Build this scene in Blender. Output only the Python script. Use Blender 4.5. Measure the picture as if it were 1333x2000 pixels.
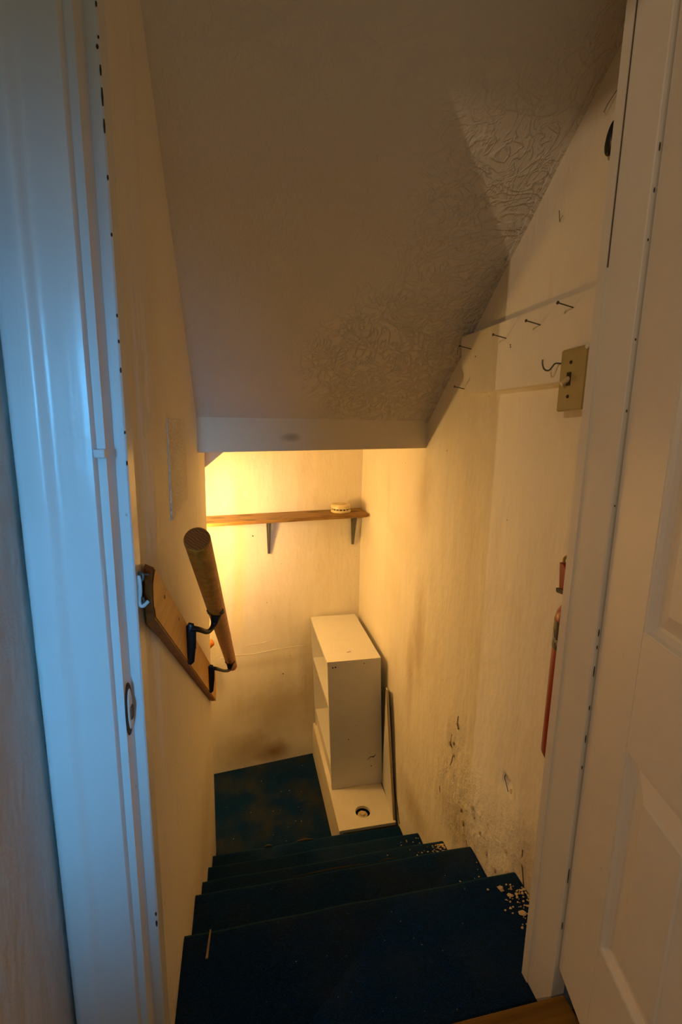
import bpy, bmesh, math, random
from mathutils import Vector, Matrix, noise
random.seed(7)
for o in list(bpy.data.objects): bpy.data.objects.remove(o)
H = 1.0            # camera height above the upper floor; coordinates below are (x right, y into the stairwell, z from eye level)
scn = bpy.context.scene
COL = scn.collection
# ---------------------------------------------------------------- camera
cam_d = bpy.data.cameras.new('camera'); cam = bpy.data.objects.new('camera', cam_d); COL.objects.link(cam)
YAW, PIT, ROL = math.radians(11.985), math.radians(10.730), math.radians(0.960)
fw = Vector((math.sin(YAW)*math.cos(PIT), math.cos(YAW)*math.cos(PIT), -math.sin(PIT)))
rt = Vector((math.cos(YAW), -math.sin(YAW), 0)); up = rt.cross(fw)
r2 = rt*math.cos(ROL)+up*math.sin(ROL); u2 = up*math.cos(ROL)-rt*math.sin(ROL)
cam.matrix_world = Matrix(((r2.x, u2.x, -fw.x, 0), (r2.y, u2.y, -fw.y, 0), (r2.z, u2.z, -fw.z, H), (0, 0, 0, 1)))
cam_d.sensor_fit = 'HORIZONTAL'; cam_d.sensor_width = 36; cam_d.lens = 931.73/1333*36; cam_d.clip_start = 0.02
scn.camera = cam
# ---------------------------------------------------------------- world, lights, exposure
w = bpy.data.worlds.new('world'); scn.world = w; w.use_nodes = True
w.node_tree.nodes['Background'].inputs[0].default_value = (0.45, 0.62, 0.9, 1)
w.node_tree.nodes['Background'].inputs[1].default_value = 0.04
scn.view_settings.view_transform = 'Standard'; scn.view_settings.look = 'None'
scn.view_settings.exposure = 0.0; scn.view_settings.gamma = 1.0; scn.view_settings.use_curve_mapping = False
BULB_E = 565.0                                   # assumed landing bulb, emission strength
BULB_C = (1.0, 0.585, 0.175)
def light(name, kind, loc, energy, color, **kw):
    d = bpy.data.lights.new(name, kind); d.energy = energy; d.color = color
    for k, v in kw.items(): setattr(d, k, v)
    o = bpy.data.objects.new(name, d); o.location = (loc[0], loc[1], loc[2]+H); COL.objects.link(o); return o
def aim(o, p): o.rotation_euler = (Vector((p[0], p[1], p[2]+H))-o.location).to_track_quat('-Z', 'Y').to_euler()
day_beam = light('added_daylight_beam', 'AREA', (-0.15, -1.1, -0.10), 0.62, (0.105, 0.50, 1.0), shape='RECTANGLE', size=0.09, size_y=0.75, spread=math.radians(24))  # assumed daylight, added as a narrow beam aimed at the left casing; no window
aim(day_beam, (-0.225, 0.60, -0.27))
roomc = light('assumed_room_lamp', 'POINT', (-1.32, -0.48, 0.70), 32.0, (1.0, 0.68, 0.39), shadow_soft_size=0.004)  # unseen lamp, assumed from its light and shadow edges in the stairwell
fill = light('room_fill', 'AREA', (-0.05, -1.2, 0.7), 1.75, (0.70, 0.94, 0.82), shape='RECTANGLE', size=1.0, size_y=0.8)  # added fill light lifting the dim stairwell, not a lamp of the room
aim(fill, (0.2, 1.2, -0.8))

# ---------------------------------------------------------------- node helpers
class Mat:
    def __init__(s, name):
        s.m = bpy.data.materials.new(name); s.m.use_nodes = True; s.t = s.m.node_tree; s.b = s.t.nodes['Principled BSDF']
        s.geo = s.t.nodes.new('ShaderNodeNewGeometry'); s.pos = s.geo.outputs['Position']
    def n(s, kind, **kw):
        nd = s.t.nodes.new(kind)
        for k, v in kw.items(): setattr(nd, k, v)
        return nd
    def l(s, a, b):
        if isinstance(a, (int, float, tuple)): b.default_value = a
        else: s.t.links.new(a, b)
    def math(s, op, a, b=0.0, c=0.0, clamp=False):
        nd = s.n('ShaderNodeMath', operation=op, use_clamp=clamp); s.l(a, nd.inputs[0]); s.l(b, nd.inputs[1]); s.l(c, nd.inputs[2]); return nd.outputs[0]
    def objco(s):
        return s.n('ShaderNodeTexCoord').outputs['Object']
    def mapping(s, v, sc=(1, 1, 1), rot=(0, 0, 0), loc=(0, 0, 0)):
        nd = s.n('ShaderNodeMapping'); s.l(v, nd.inputs[0]); nd.inputs['Scale'].default_value = sc; nd.inputs['Rotation'].default_value = rot; nd.inputs['Location'].default_value = loc; return nd.outputs[0]
    def noise(s, v, scale, detail=3, rough=.55, dist=0.0):
        nd = s.n('ShaderNodeTexNoise'); s.l(v, nd.inputs['Vector']); nd.inputs['Scale'].default_value = scale
        nd.inputs['Detail'].default_value = detail; nd.inputs['Roughness'].default_value = rough; nd.inputs['Distortion'].default_value = dist
        return nd.outputs[0]
    def voro(s, v, scale, feature='F1'):
        nd = s.n('ShaderNodeTexVoronoi', feature=feature); s.l(v, nd.inputs['Vector']); nd.inputs['Scale'].default_value = scale; return nd.outputs[0]
    def ramp(s, f, lo, hi, a=0.0, b=1.0):
        nd = s.n('ShaderNodeMapRange', clamp=True, interpolation_type='SMOOTHSTEP'); s.l(f, nd.inputs[0])
        for i, v in enumerate((lo, hi, a, b)): nd.inputs[i+1].default_value = v
        return nd.outputs[0]
    def mix(s, f, a, b):
        nd = s.n('ShaderNodeMix', data_type='RGBA'); s.l(f, nd.inputs[0])
        s.l((*a, 1) if isinstance(a, tuple) else a, nd.inputs[6]); s.l((*b, 1) if isinstance(b, tuple) else b, nd.inputs[7]); return nd.outputs[2]
    def blob(s, c, r, soft=0.3, warp=0.0, wscale=12):
        """soft-edged stain centred at c (eye-level coordinates) with radii r"""
        v = s.n('ShaderNodeVectorMath', operation='SUBTRACT'); s.l(s.pos, v.inputs[0]); v.inputs[1].default_value = (c[0], c[1], c[2]+H)
        d = s.n('ShaderNodeVectorMath', operation='DIVIDE'); s.l(v.outputs[0], d.inputs[0]); d.inputs[1].default_value = r
        ln = s.n('ShaderNodeVectorMath', operation='LENGTH'); s.l(d.outputs[0], ln.inputs[0]); f = ln.outputs['Value']
        if warp: f = s.math('ADD', f, s.math('MULTIPLY', s.math('SUBTRACT', s.noise(s.pos, wscale, 4), 0.5), warp*2))
        return s.ramp(f, soft, 1.0, 1.0, 0.0)
    def bump(s, h, strength=.3, dist=.01, prev=None):
        nd = s.n('ShaderNodeBump'); nd.inputs['Strength'].default_value = strength; nd.inputs['Distance'].default_value = dist
        s.l(h, nd.inputs['Height'])
        if prev: s.l(prev, nd.inputs['Normal'])
        s.l(nd.outputs[0], s.b.inputs['Normal']); return nd.outputs[0]
    def set(s, color=None, rough=None, metal=None, spec=None):
        if color is not None: s.l((*color, 1) if isinstance(color, tuple) else color, s.b.inputs['Base Color'])
        if rough is not None: s.l(rough, s.b.inputs['Roughness'])
        if metal is not None: s.b.inputs['Metallic'].default_value = metal
        if spec is not None: s.b.inputs['Specular IOR Level'].default_value = spec
        return s
WHITE = (0.87, 0.81, 0.71); STAIN = (0.30, 0.19, 0.08); DIRT = (0.42, 0.31, 0.17)

def wall_mat(name, stains=(), base=WHITE, bumpk=1.0, dirt=0.35):
    m = Mat(name)
    big = m.noise(m.pos, 3.2, 4, .6); fine = m.noise(m.pos, 45, 4, .6)
    strk = m.noise(m.mapping(m.pos, (9, 9, 1.1)), 1.6, 4, .6)
    c = m.mix(m.math('MULTIPLY', m.ramp(big, .45, .75), dirt), base, (base[0]*.80, base[1]*.74, base[2]*.62))
    c = m.mix(m.math('MULTIPLY', m.ramp(strk, .55, .8), dirt*.8), c, (base[0]*.78, base[1]*.68, base[2]*.5))
    for (cc, r, amt, col) in stains:
        c = m.mix(m.math('MULTIPLY', m.blob(cc, r, .05, .35, 9), amt), c, col)
    spk = m.ramp(m.noise(m.pos, 60, 1), .80, .84)
    c = m.mix(m.math('MULTIPLY', spk, .6), c, (.12, .08, .04))
    m.set(c, .62, spec=.3)
    b1 = m.bump(m.noise(m.mapping(m.pos, (1, 1, .35)), 14, 3), .35*bumpk, .02)
    m.bump(fine, .25*bumpk, .006, b1)
    return m

M = {}
M['wall_back'] = wall_mat('back_wall_paint', [((.15, 2.5, -1.90), (.14, .3, .10), .95, STAIN), ((.02, 2.5, -1.86), (.25, .3, .17), .6, DIRT),
    ((.2, 2.5, -1.62), (.33, .3, .24), .5, DIRT), ((.1, 2.5, -1.33), (.4, .3, .05), .22, DIRT), ((.36, 2.5, -1.5), (.08, .3, .5), .5, DIRT)]).m
mr = wall_mat('right_wall_paint', [((.66, 1.62, -.80), (.3, .09, .34), .5, DIRT), ((.66, 1.70, -1.0), (.3, .07, .3), .35, STAIN), ((.66, 1.64, -.25), (.3, .12, .2), .35, DIRT),
    ((.66, 1.3, -.3), (.3, .10, .6), .10, DIRT), ((.66, .86, -1.08), (.3, .10, .2), .45, STAIN), ((.66, 1.15, -1.28), (.3, .35, .13), .35, STAIN),
    ((.66, 1.30, -1.0), (.3, .05, .10), .25, STAIN), ((.66, 1.6, -1.55), (.3, .25, .12), .5, DIRT), ((.66, .8, -.1), (.3, .05, .25), .5, STAIN)])
m = mr   # flaking plaster low on the wall: lumpy crust and dark cracks
zone = m.math('MAXIMUM', m.blob((.66, 1.14, -1.18), (.4, .36, .26), .3, .3, 7), m.blob((.66, .90, -1.08), (.4, .16, .22), .3, .3, 8))
zone = m.math('MAXIMUM', zone, m.math('MULTIPLY', m.blob((.66, 1.28, -1.0), (.4, .10, .16), .2, .3, 8), .8))
vr = m.voro(m.mapping(m.pos, (1, 1, .7)), 55, 'DISTANCE_TO_EDGE')
n2 = m.noise(m.pos, 75, 5, .7, .8)
prev = m.b.inputs['Normal'].links[0].from_socket
hh = m.math('MULTIPLY', m.math('ADD', n2, m.math('MULTIPLY', m.noise(m.pos, 28, 3, .6, 1.0), 1.2)), zone)
m.bump(hh, .6, .008, prev)
col = m.b.inputs['Base Color'].links[0].from_socket
pit = m.math('MULTIPLY', m.ramp(n2, .56, .66), m.math('MULTIPLY', zone, m.ramp(m.noise(m.pos, 22, 3), .48, .62)))
m.l(m.mix(m.math('MULTIPLY', pit, .4), col, (.16, .10, .045)), m.b.inputs['Base Color'])
M['wall_right'] = mr.m
M['wall_left'] = wall_mat('left_wall_paint', [((-.14, .8, .1), (.2, .2, .5), .15, DIRT), ((-.14, 1.4, -1.4), (.2, .5, .3), .3, DIRT)], dirt=.25).m
m = wall_mat('stippled_patch', dirt=.5); m.bump(m.voro(m.pos, 150), .9, .006); M['patch'] = m.m
M['room'] = wall_mat('room_paint', base=(.62, .60, .56), dirt=.2).m

m = Mat('ceiling_plaster')   # trowelled swirls, stronger towards the lower right
c = m.mix(m.math('MULTIPLY', m.ramp(m.noise(m.pos, 4, 4), .4, .7), .3), (.78, .73, .66), (.68, .62, .53))
m.set(c, .7, spec=.2)
p = m.mapping(m.pos, (1, 1.15, 1.0), (0, 0, .6))
wv = m.noise(p, 10, 2, .45, 2.2); ridge = m.ramp(m.math('ABSOLUTE', m.math('SUBTRACT', wv, .5)), 0.0, .07, 1.0, 0.0)
wv2 = m.noise(m.mapping(m.pos, (1, 1, 1), (.3, .5, 2)), 15, 2, .5, 2.4); ridge2 = m.ramp(m.math('ABSOLUTE', m.math('SUBTRACT', wv2, .5)), 0.0, .06, 1.0, 0.0)
zr = m.math('MAXIMUM', m.blob((.62, 1.15, .40), (.36, .55, .6), .3, .3, 5), m.math('MAXIMUM', m.math('MULTIPLY', m.blob((.48, 1.45, .15), (.38, .36, .4), .3, .3, 5), 2.6), .12))
rr = m.math('MULTIPLY', m.math('ADD', ridge, m.math('MULTIPLY', ridge2, .8)), zr)
b1 = m.bump(m.noise(m.pos, 60, 3), .35, .006)
m.bump(rr, .6, .005, b1); M['ceiling'] = m.m

m = Mat('beam_paint')
c = m.mix(m.math('MULTIPLY', m.blob((.17, 1.64, -.055), (.05, .2, .02), .2, .3, 30), .5), (.88, .77, .58), STAIN)
c = m.mix(m.math('MULTIPLY', m.ramp(m.noise(m.pos, 8, 4), .5, .8), .35), c, (.60, .54, .44)); m.set(c, .6, spec=.3); m.bump(m.noise(m.pos, 40, 4), .3, .006); M['beam'] = m.m

def gloss(name, col, rough=.3, chips=0.0, wear=.2):
    m = Mat(name)
    c = m.mix(m.math('MULTIPLY', m.ramp(m.noise(m.pos, 7, 5, .6), .45, .8), wear), col, (col[0]*.75, col[1]*.7, col[2]*.6))
    sp = m.ramp(m.noise(m.pos, 38, 2), .76, .80); c = m.mix(m.math('MULTIPLY', sp, .6), c, (.30, .20, .10))
    m.set(c, rough, spec=.5)
    b = m.bump(m.noise(m.mapping(m.pos, (60, 60, 2.0)), 1.0, 2), .12, .004); m.bump(m.noise(m.pos, 30, 3), .12, .006, b); return m.m
M['trim'] = gloss('gloss_trim_paint', (.76, .77, .76), .28)
M['trim_warm'] = gloss('cream_trim_paint', (.78, .73, .66), .4)
M['door'] = gloss('door_paint', (.78, .73, .67), .38)
M['old_paint'] = gloss('chipped_dark_paint', (.09, .06, .03), .7)
m = Mat('chip'); m.set((.04, .028, .016), .8); M['chip'] = m.m

def carpet(name, dirt):
    m = Mat(name)
    f = m.noise(m.pos, 420, 2, .7); g = m.noise(m.pos, 90, 3, .7)
    c = m.mix(m.ramp(f, .35, .7), (.0006, .012, .050), (.0022, .040, .150))
    c = m.mix(m.math('MULTIPLY', m.ramp(g, .4, .75), .5), c, (.003, .012, .024))
    c = m.mix(m.math('MULTIPLY', m.ramp(m.noise(m.pos, 7, 4, .6), .38, .72), dirt), c, (.040, .044, .040))
    lint = m.ramp(m.noise(m.pos, 130, 1), .79, .82); c = m.mix(m.math('MULTIPLY', lint, .5), c, (.30, .22, .12))
    ny = m.n('ShaderNodeSeparateXYZ'); m.l(m.geo.outputs['True Normal'], ny.inputs[0])
    c = m.mix(m.math('MULTIPLY', m.ramp(ny.outputs[1], .05, .7), .55), c, (.020, .085, .085))   # worn teal nosing
    m.set(c, .95, spec=.03); m.b.inputs['Sheen Weight'].default_value = .03
    b = m.bump(f, .8, .004); m.bump(g, .5, .006, b); return m.m
M['carpet'] = carpet('blue_stair_carpet', .25); M['carpet_low'] = carpet('dusty_landing_carpet', .75)

def wood(name, c1, c2, axis=(0, 1, 0), scale=1.0, rough=.4, knots=False):
    m = Mat(name); co = m.objco()
    s = tuple((2.0 if a else 38.0)*scale for a in axis)
    g = m.noise(m.mapping(co, s), 1.4, 5, .65, .5)
    c = m.mix(m.ramp(g, .3, .7), c1, c2)
    if knots:
        k = m.voro(m.mapping(co, tuple((7.5 if a else 14) for a in axis)), 1.0); km = m.ramp(k, .22, .42, 1, 0)
        c = m.mix(m.math('MULTIPLY', km, .75), c, (.07, .04, .015))
        c = m.mix(m.math('MULTIPLY', m.ramp(m.noise(co, 18, 4), .5, .7), .45), c, (.16, .10, .04))
    m.set(c, rough, spec=.15); m.bump(g, .15, .003); return m.m
M['rail'] = wood('varnished_pine', (.64, .215, .024), (.42, .125, .012), scale=1.3, rough=.35)
m = Mat('end_grain'); rg = m.n('ShaderNodeTexWave', wave_type='BANDS', bands_direction='DIAGONAL'); m.l(m.objco(), rg.inputs[0]); rg.inputs['Scale'].default_value = 90; rg.inputs['Distortion'].default_value = 5
m.set(m.mix(rg.outputs[1], (.42, .105, .020), (.24, .055, .010)), .6, spec=.05); M['endgrain'] = m.m
M['plate'] = wood('golden_board', (.78, .45, .10), (.60, .32, .06), rough=.4)
M['plate_edge'] = wood('dark_board_edge', (.40, .095, .018), (.26, .06, .012), rough=.5)
M['shelf'] = wood('stained_plank', (.34, .20, .065), (.22, .12, .035), axis=(1, 0, 0), rough=.5, knots=True)
M['threshold'] = wood('worn_floor_plank', (.24, .12, .02), (.14, .07, .012), axis=(1, 0, 0), rough=.5)
M['threshold_dark'] = wood('dark_floor_plank', (.17, .08, .03), (.10, .05, .02), axis=(1, 0, 0), rough=.5)
M['pineedge'] = wood('raw_board_edge', (.46, .33, .14), (.36, .25, .10), axis=(0, 0, 1), rough=.6)
M['splinter'] = wood('splinter_wood', (.40, .27, .13), (.28, .18, .09), rough=.7)
def plain(name, col, rough=.5, metal=0.0, b=0.0, bs=60, wear=.35):
    m = Mat(name); c = m.mix(m.math('MULTIPLY', m.ramp(m.noise(m.pos, 25, 4), .4, .75), wear), col, tuple(x*.65 for x in col)); m.set(c, rough, metal)
    if b: m.bump(m.noise(m.pos, bs, 3), b, .003)
    return m.m
M['iron'] = plain('dark_iron', (.022, .018, .015), .38, .6, .2)
M['steel'] = plain('grey_steel', (.16, .16, .15), .45, .7)
M['nail'] = plain('dull_nail', (.14, .11, .08), .5, .7)
M['laminate'] = plain('white_laminate', (.78, .75, .71), .42, 0, .1, wear=.10)
M['boxtop'] = plain('cream_panel', (.78, .72, .60), .55, 0, .2, wear=.15)
M['black'] = plain('black', (.012, .010, .009), .35)
M['screwdark'] = plain('dark_screw', (.05, .035, .02), .5, .5)
M['red'] = plain('red_enamel', (.30, .010, .003), .32)
M['brass'] = plain('brass', (.45, .33, .13), .35, .9)
M['switch'] = plain('almond_plastic', (.45, .36, .15), .35)
M['alarm'] = plain('cream_plastic', (.70, .60, .36), .4)
M['plaster'] = plain('plaster_crumb', (.66, .52, .32), .8, 0, .4)
M['hookpaint'] = plain('painted_hook', (.62, .62, .60), .35)
m = Mat('red_flap'); m.set((.30, .02, .012), .5); M['whiteink'] = plain('white_ink', (.6, .55, .45), .5)
m = Mat('hot_bulb'); m.b.inputs['Emission Color'].default_value = (*BULB_C, 1); m.b.inputs['Emission Strength'].default_value = BULB_E; m.set((1, .9, .8), .3); M['bulb'] = m.m
m = Mat('warm_bulb'); m.b.inputs['Emission Color'].default_value = (1, .72, .5, 1); m.b.inputs['Emission Strength'].default_value = 6; M['bulb2'] = m.m

# ---------------------------------------------------------------- mesh helpers
def tag(o, label=None, cat=None, group=None, kind=None):
    for k, v in (('label', label), ('category', cat), ('group', group), ('kind', kind)):
        if v: o[k] = v
    return o
def empty(name, p, label=None, cat=None, group=None, kind=None):
    o = bpy.data.objects.new(name, None); o.empty_display_size = .05; o.location = (p[0], p[1], p[2]+H); COL.objects.link(o); return tag(o, label, cat, group, kind)
def wloc(o):
    v = Vector(o.location)
    while o.parent: o = o.parent; v += o.location
    return v
def build(name, bm, mat, parent=None, smooth=False, kind=None, label=None, cat=None, group=None):
    """link a bmesh given in eye-level coordinates as one object"""
    bmesh.ops.recalc_face_normals(bm, faces=bm.faces)
    vs = [v.co for v in bm.verts]
    c = Vector([(min(v[i] for v in vs)+max(v[i] for v in vs))/2 for i in range(3)])
    if parent is None: c.z = min(v.z for v in vs)
    bmesh.ops.translate(bm, verts=bm.verts, vec=-c)
    me = bpy.data.meshes.new(name); bm.to_mesh(me); bm.free()
    for mm in (mat if isinstance(mat, (list, tuple)) else [mat]): me.materials.append(M[mm])
    if smooth:
        for p in me.polygons: p.use_smooth = True
        me.set_sharp_from_angle(angle=math.radians(40)) if hasattr(me, 'set_sharp_from_angle') else None
    o = bpy.data.objects.new(name, me); COL.objects.link(o)
    wl = c+Vector((0, 0, H))
    if parent: o.parent = parent; wl = wl-wloc(parent)
    o.location = wl
    return tag(o, label, cat, group, kind)
def box(x0, x1, y0, y1, z0, z1, bev=0.0, seg=2, bm=None):
    b = bmesh.new(); bmesh.ops.create_cube(b, size=1)
    for v in b.verts: v.co = Vector(((x0+x1)/2+v.co.x*(x1-x0), (y0+y1)/2+v.co.y*(y1-y0), (z0+z1)/2+v.co.z*(z1-z0)))
    if bev: bmesh.ops.bevel(b, geom=b.edges[:], offset=bev, segments=seg, affect='EDGES', profile=.6)
    return join(bm, b)
def join(bm, b):
    if bm is None: return b
    me = bpy.data.meshes.new('t'); b.to_mesh(me); b.free(); bm.from_mesh(me); bpy.data.meshes.remove(me); return bm
def prism(pts, axis, a0, a1, bev=0.0, bm=None):
    """polygon pts extruded along axis ('x': pts are (y,z); 'y': (x,z); 'z': (x,y))"""
    f = {'x': lambda p, a: (a, p[0], p[1]), 'y': lambda p, a: (p[0], a, p[1]), 'z': lambda p, a: (p[0], p[1], a)}[axis]
    b = bmesh.new(); A = [b.verts.new(f(p, a0)) for p in pts]; B = [b.verts.new(f(p, a1)) for p in pts]; n = len(pts)
    b.faces.new(A); b.faces.new(B[::-1])
    for i in range(n): b.faces.new((A[i], A[(i+1) % n], B[(i+1) % n], B[i]))
    bmesh.ops.recalc_face_normals(b, faces=b.faces)
    if bev: bmesh.ops.bevel(b, geom=b.edges[:], offset=bev, segments=2, affect='EDGES')
    return join(bm, b)
def hexa(P, bm=None):
    """eight corners: bottom 4 then top 4"""
    b = bmesh.new(); v = [b.verts.new(p) for p in P]
    for f in ((3, 2, 1, 0), (4, 5, 6, 7), (0, 1, 5, 4), (1, 2, 6, 5), (2, 3, 7, 6), (3, 0, 4, 7)): b.faces.new([v[i] for i in f])
    return join(bm, b)
def tube(path, r, seg=10, bm=None, flat=(1, 1), caps=True):
    """swept tube; r is a number or a list; flat scales the two cross directions"""
    path = [Vector(p) for p in path]; b = bmesh.new(); rings = []; n = len(path)
    rr = r if isinstance(r, (list, tuple)) else [r]*n
    t0 = (path[1]-path[0]).normalized(); ref = Vector((0, 0, 1)) if abs(t0.z) < .9 else Vector((0, 1, 0)); u = t0.cross(ref).normalized()
    for i, p in enumerate(path):
        t = (path[min(i+1, n-1)]-path[max(i-1, 0)]).normalized(); u = (u-t*u.dot(t)).normalized(); v = t.cross(u)
        rings.append([b.verts.new(p+u*math.cos(2*math.pi*k/seg)*rr[i]*flat[0]+v*math.sin(2*math.pi*k/seg)*rr[i]*flat[1]) for k in range(seg)])
    for i in range(n-1):
        for k in range(seg): b.faces.new((rings[i][k], rings[i][(k+1) % seg], rings[i+1][(k+1) % seg], rings[i+1][k]))
    if caps: b.faces.new(rings[0][::-1]); b.faces.new(rings[-1])
    return join(bm, b)
def smoothpath(pts, k=6):
    P = [Vector(p) for p in pts]; P = [P[0]*2-P[1]]+P+[P[-1]*2-P[-2]]; out = []
    for i in range(1, len(P)-2):
        for j in range(k):
            t = j/k; a, b, c, d = P[i-1:i+3]
            out.append(.5*((2*b)+(c-a)*t+(2*a-5*b+4*c-d)*t*t+(3*b-a-3*c+d)*t**3))
    return out+[P[-2]]
def lathe(c, prof, seg=32, bm=None, axis=(0, 0, 1)):
    """profile list of (radius, height) turned about axis through c"""
    q = Vector((0, 0, 1)).rotation_difference(Vector(axis)); b = bmesh.new(); rings = []
    for r, h in prof:
        r = max(r, 1e-5); rings.append([b.verts.new(Vector(c)+q @ Vector((r*math.cos(2*math.pi*k/seg), r*math.sin(2*math.pi*k/seg), h))) for k in range(seg)])
    for i in range(len(rings)-1):
        for k in range(seg): b.faces.new((rings[i][k], rings[i][(k+1) % seg], rings[i+1][(k+1) % seg], rings[i+1][k]))
    b.faces.new(rings[0][::-1]); b.faces.new(rings[-1]); return join(bm, b)

# ---------------------------------------------------------------- structure
ZL = -1.965                                       # landing
XR = .66
def xl(z): return -.1365+.007*z                  # face of the slightly leaning left wall
def ceil_z(y): return 1.342-.814*y
def back_y(x): return 2.4808+.12*x
# left wall (slab with a free end at the landing)
ys, ye, zb, zt = .695, 1.955, -2.05, .80
bm = bmesh.new()
_p = lambda z: [(min(xl(z), -.1425), ys, z), (xl(z), ys+.16, z), (xl(z), ye, z), (-.30, ye, z), (-.30, ys, z)]
_a = [bm.verts.new(p) for p in _p(zb)]; _b = [bm.verts.new(p) for p in _p(zt)]; bm.faces.new(_a); bm.faces.new(_b[::-1])
for i in range(5): bm.faces.new((_a[i], _a[(i+1) % 5], _b[(i+1) % 5], _b[i]))
bmesh.ops.bevel(bm, geom=[e for e in bm.edges if all(v.co.y > 1.9 and v.co.x > -.2 for v in e.verts)], offset=.008, segments=3, affect='EDGES')
wl = build('wall_left', bm, 'wall_left', kind='structure')
bm = box(-.1385, -.1345, .975, 1.275, -.20, .0, .0015); build('plaster_patch', bm, 'patch', wl)
# right wall: relief grid with real lumps where the plaster flakes
bm = bmesh.new(); ny, nz = 330, 380; Y0, Y1, Z0, Z1 = .67, 2.70, -2.05, .85; G = []
def lump(y, z):
    k = max(math.exp(-(((y-1.13)/.28)**2+((z+1.19)/.17)**2)), math.exp(-(((y-.90)/.13)**2+((z+1.08)/.16)**2)), .7*math.exp(-(((y-1.28)/.07)**2+((z+1.0)/.13)**2)))
    n = noise.noise((y*22, z*22, 3))*.0035+noise.noise((y*60, z*60, 9))*.0018+abs(noise.noise((y*40, z*40, 5)))*.002
    g = -.012*math.exp(-(((y-.973)/.018)**4+((z+.918-(y-.973)*.2)/.016)**4))
    return k*n+.0025*noise.noise((y*4, z*4, 1))+g
for i in range(ny+1):
    y = Y0+(Y1-Y0)*i/ny; G.append([bm.verts.new((XR-lump(y, Z0+(Z1-Z0)*j/nz), y, Z0+(Z1-Z0)*j/nz)) for j in range(nz+1)])
for i in range(ny):
    for j in range(nz): bm.faces.new((G[i][j], G[i+1][j], G[i+1][j+1], G[i][j+1]))
wr = build('wall_right', bm, 'wall_right', kind='structure', smooth=True)
for p in wr.data.polygons: p.use_smooth = True
bm = box(XR+.03, XR+.10, Y0, Y1, Z0, Z1); build('wall_core', bm, 'wall_right', wr)
# loose paint chips and cracks on that wall
def chip(y, z, s, t=.003, mat='plaster', nm='paint_chip'):
    b = bmesh.new(); n = 7; a0 = random.random()*6
    x = XR-lump(y, z)-.001
    lo = [b.verts.new((x, y+s*math.cos(a0+k*6.283/n)*random.uniform(.6, 1.1), z+s*1.2*math.sin(a0+k*6.283/n)*random.uniform(.6, 1.1))) for k in range(n)]
    hi = [b.verts.new(Vector(v.co)*.9+Vector((x-t-random.random()*t, y, z))*.1-Vector((t, 0, 0))) for v in lo]
    b.faces.new(lo); b.faces.new(hi[::-1])
    for k in range(n): b.faces.new((lo[k], lo[(k+1) % n], hi[(k+1) % n], hi[k]))
    build(nm, b, mat, wr)
for (y, z, s) in ((1.262, -.942, .007), (1.255, -.95, .005), (1.275, -1.02, .006), (1.30, -1.04, .007), (1.27, -1.06, .005), (1.13, -1.13, .007), (1.12, -1.15, .009), (1.20, -1.2, .008), (1.18, -1.23, .008),
                  (1.08, -1.17, .006), (1.04, -1.2, .007), (.95, -1.1, .006), (.93, -1.15, .008), (.99, -1.2, .008), (.90, -1.13, .008), (.972, -.905, .006), (.958, -.930, .007)): chip(y, z, s)
def crack(pts, r, mat='old_paint', nm='crack'):
    build(nm, tube([(XR-lump(y, z)-.0004, y, z) for y, z in pts], r, 6, flat=(1, .5) if False else (1, 1)), mat, wr)
crack([(1.918, -1.299), (1.905, -1.36), (1.885, -1.45), (1.86, -1.54), (1.825, -1.63), (1.80, -1.68)], .0014)
crack([(1.835, -1.60), (1.80, -1.665), (1.765, -1.70), (1.75, -1.74), (1.735, -1.76)], .003)
crack([(1.262, -.915), (1.264, -.935), (1.272, -.948)], .0013)
crack([(1.262, -.948), (1.25, -.953)], .0015)
crack([(1.292, -1.0), (1.297, -1.03), (1.285, -1.045)], .0012)
crack([(1.277, -1.06), (1.28, -1.09), (1.287, -1.11)], .0010)
crack([(.885, -1.03), (.878, -1.07), (.862, -1.12), (.85, -1.16)], .0012)
crack([(.99, -.905), (.992, -.915), (.984, -.93), (.968, -.938)], .0009)
crack([(1.36, -1.25), (1.352, -1.27)], .0012); crack([(1.155, -1.27), (1.135, -1.30), (1.13, -1.32)], .0012)
# back wall, landing side wall
bm = bmesh.new(); P = []
x0, x1 = -1.35, .72
bm = hexa([(x0, back_y(x0), -3.2), (x1, back_y(x1), -3.2), (x1, back_y(x1)+.1, -3.2), (x0, back_y(x0)+.1, -3.2), (x0, back_y(x0), .3), (x1, back_y(x1), .3), (x1, back_y(x1)+.1, .3), (x0, back_y(x0)+.1, .3)])
wb = build('wall_back', bm, 'wall_back', kind='structure')
def bcrack(pts, r=.0012, mat='chip'): build('crack', tube([(x, back_y(x)-.0005, z) for x, z in pts], r, 6), mat, wb)
bcrack([(-.13, -1.268), (-.05, -1.262), (.05, -1.27), (.14, -1.262), (.24, -1.258), (.36, -1.262)], .0016, 'wall_back')
bcrack([(.0, -1.215), (.08, -1.212), (.16, -1.20)], .0012, 'wall_back')
for (x, z) in ((.055, -.60), (.21, -1.415)):
    build('nail_hole', lathe((x, back_y(x)+.001, z), [(.004, 0), (.003, .003)], 8, axis=(0, -1, 0)), 'chip', wb)
build('wall_landing', box(-1.35, -.302, 1.87, 1.955, -3.2, .3), 'wall_left', kind='structure')
build('wall_far_left', box(-1.45, -1.35, 1.87, 2.6, -3.2, .3), 'wall_left', kind='structure')
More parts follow.
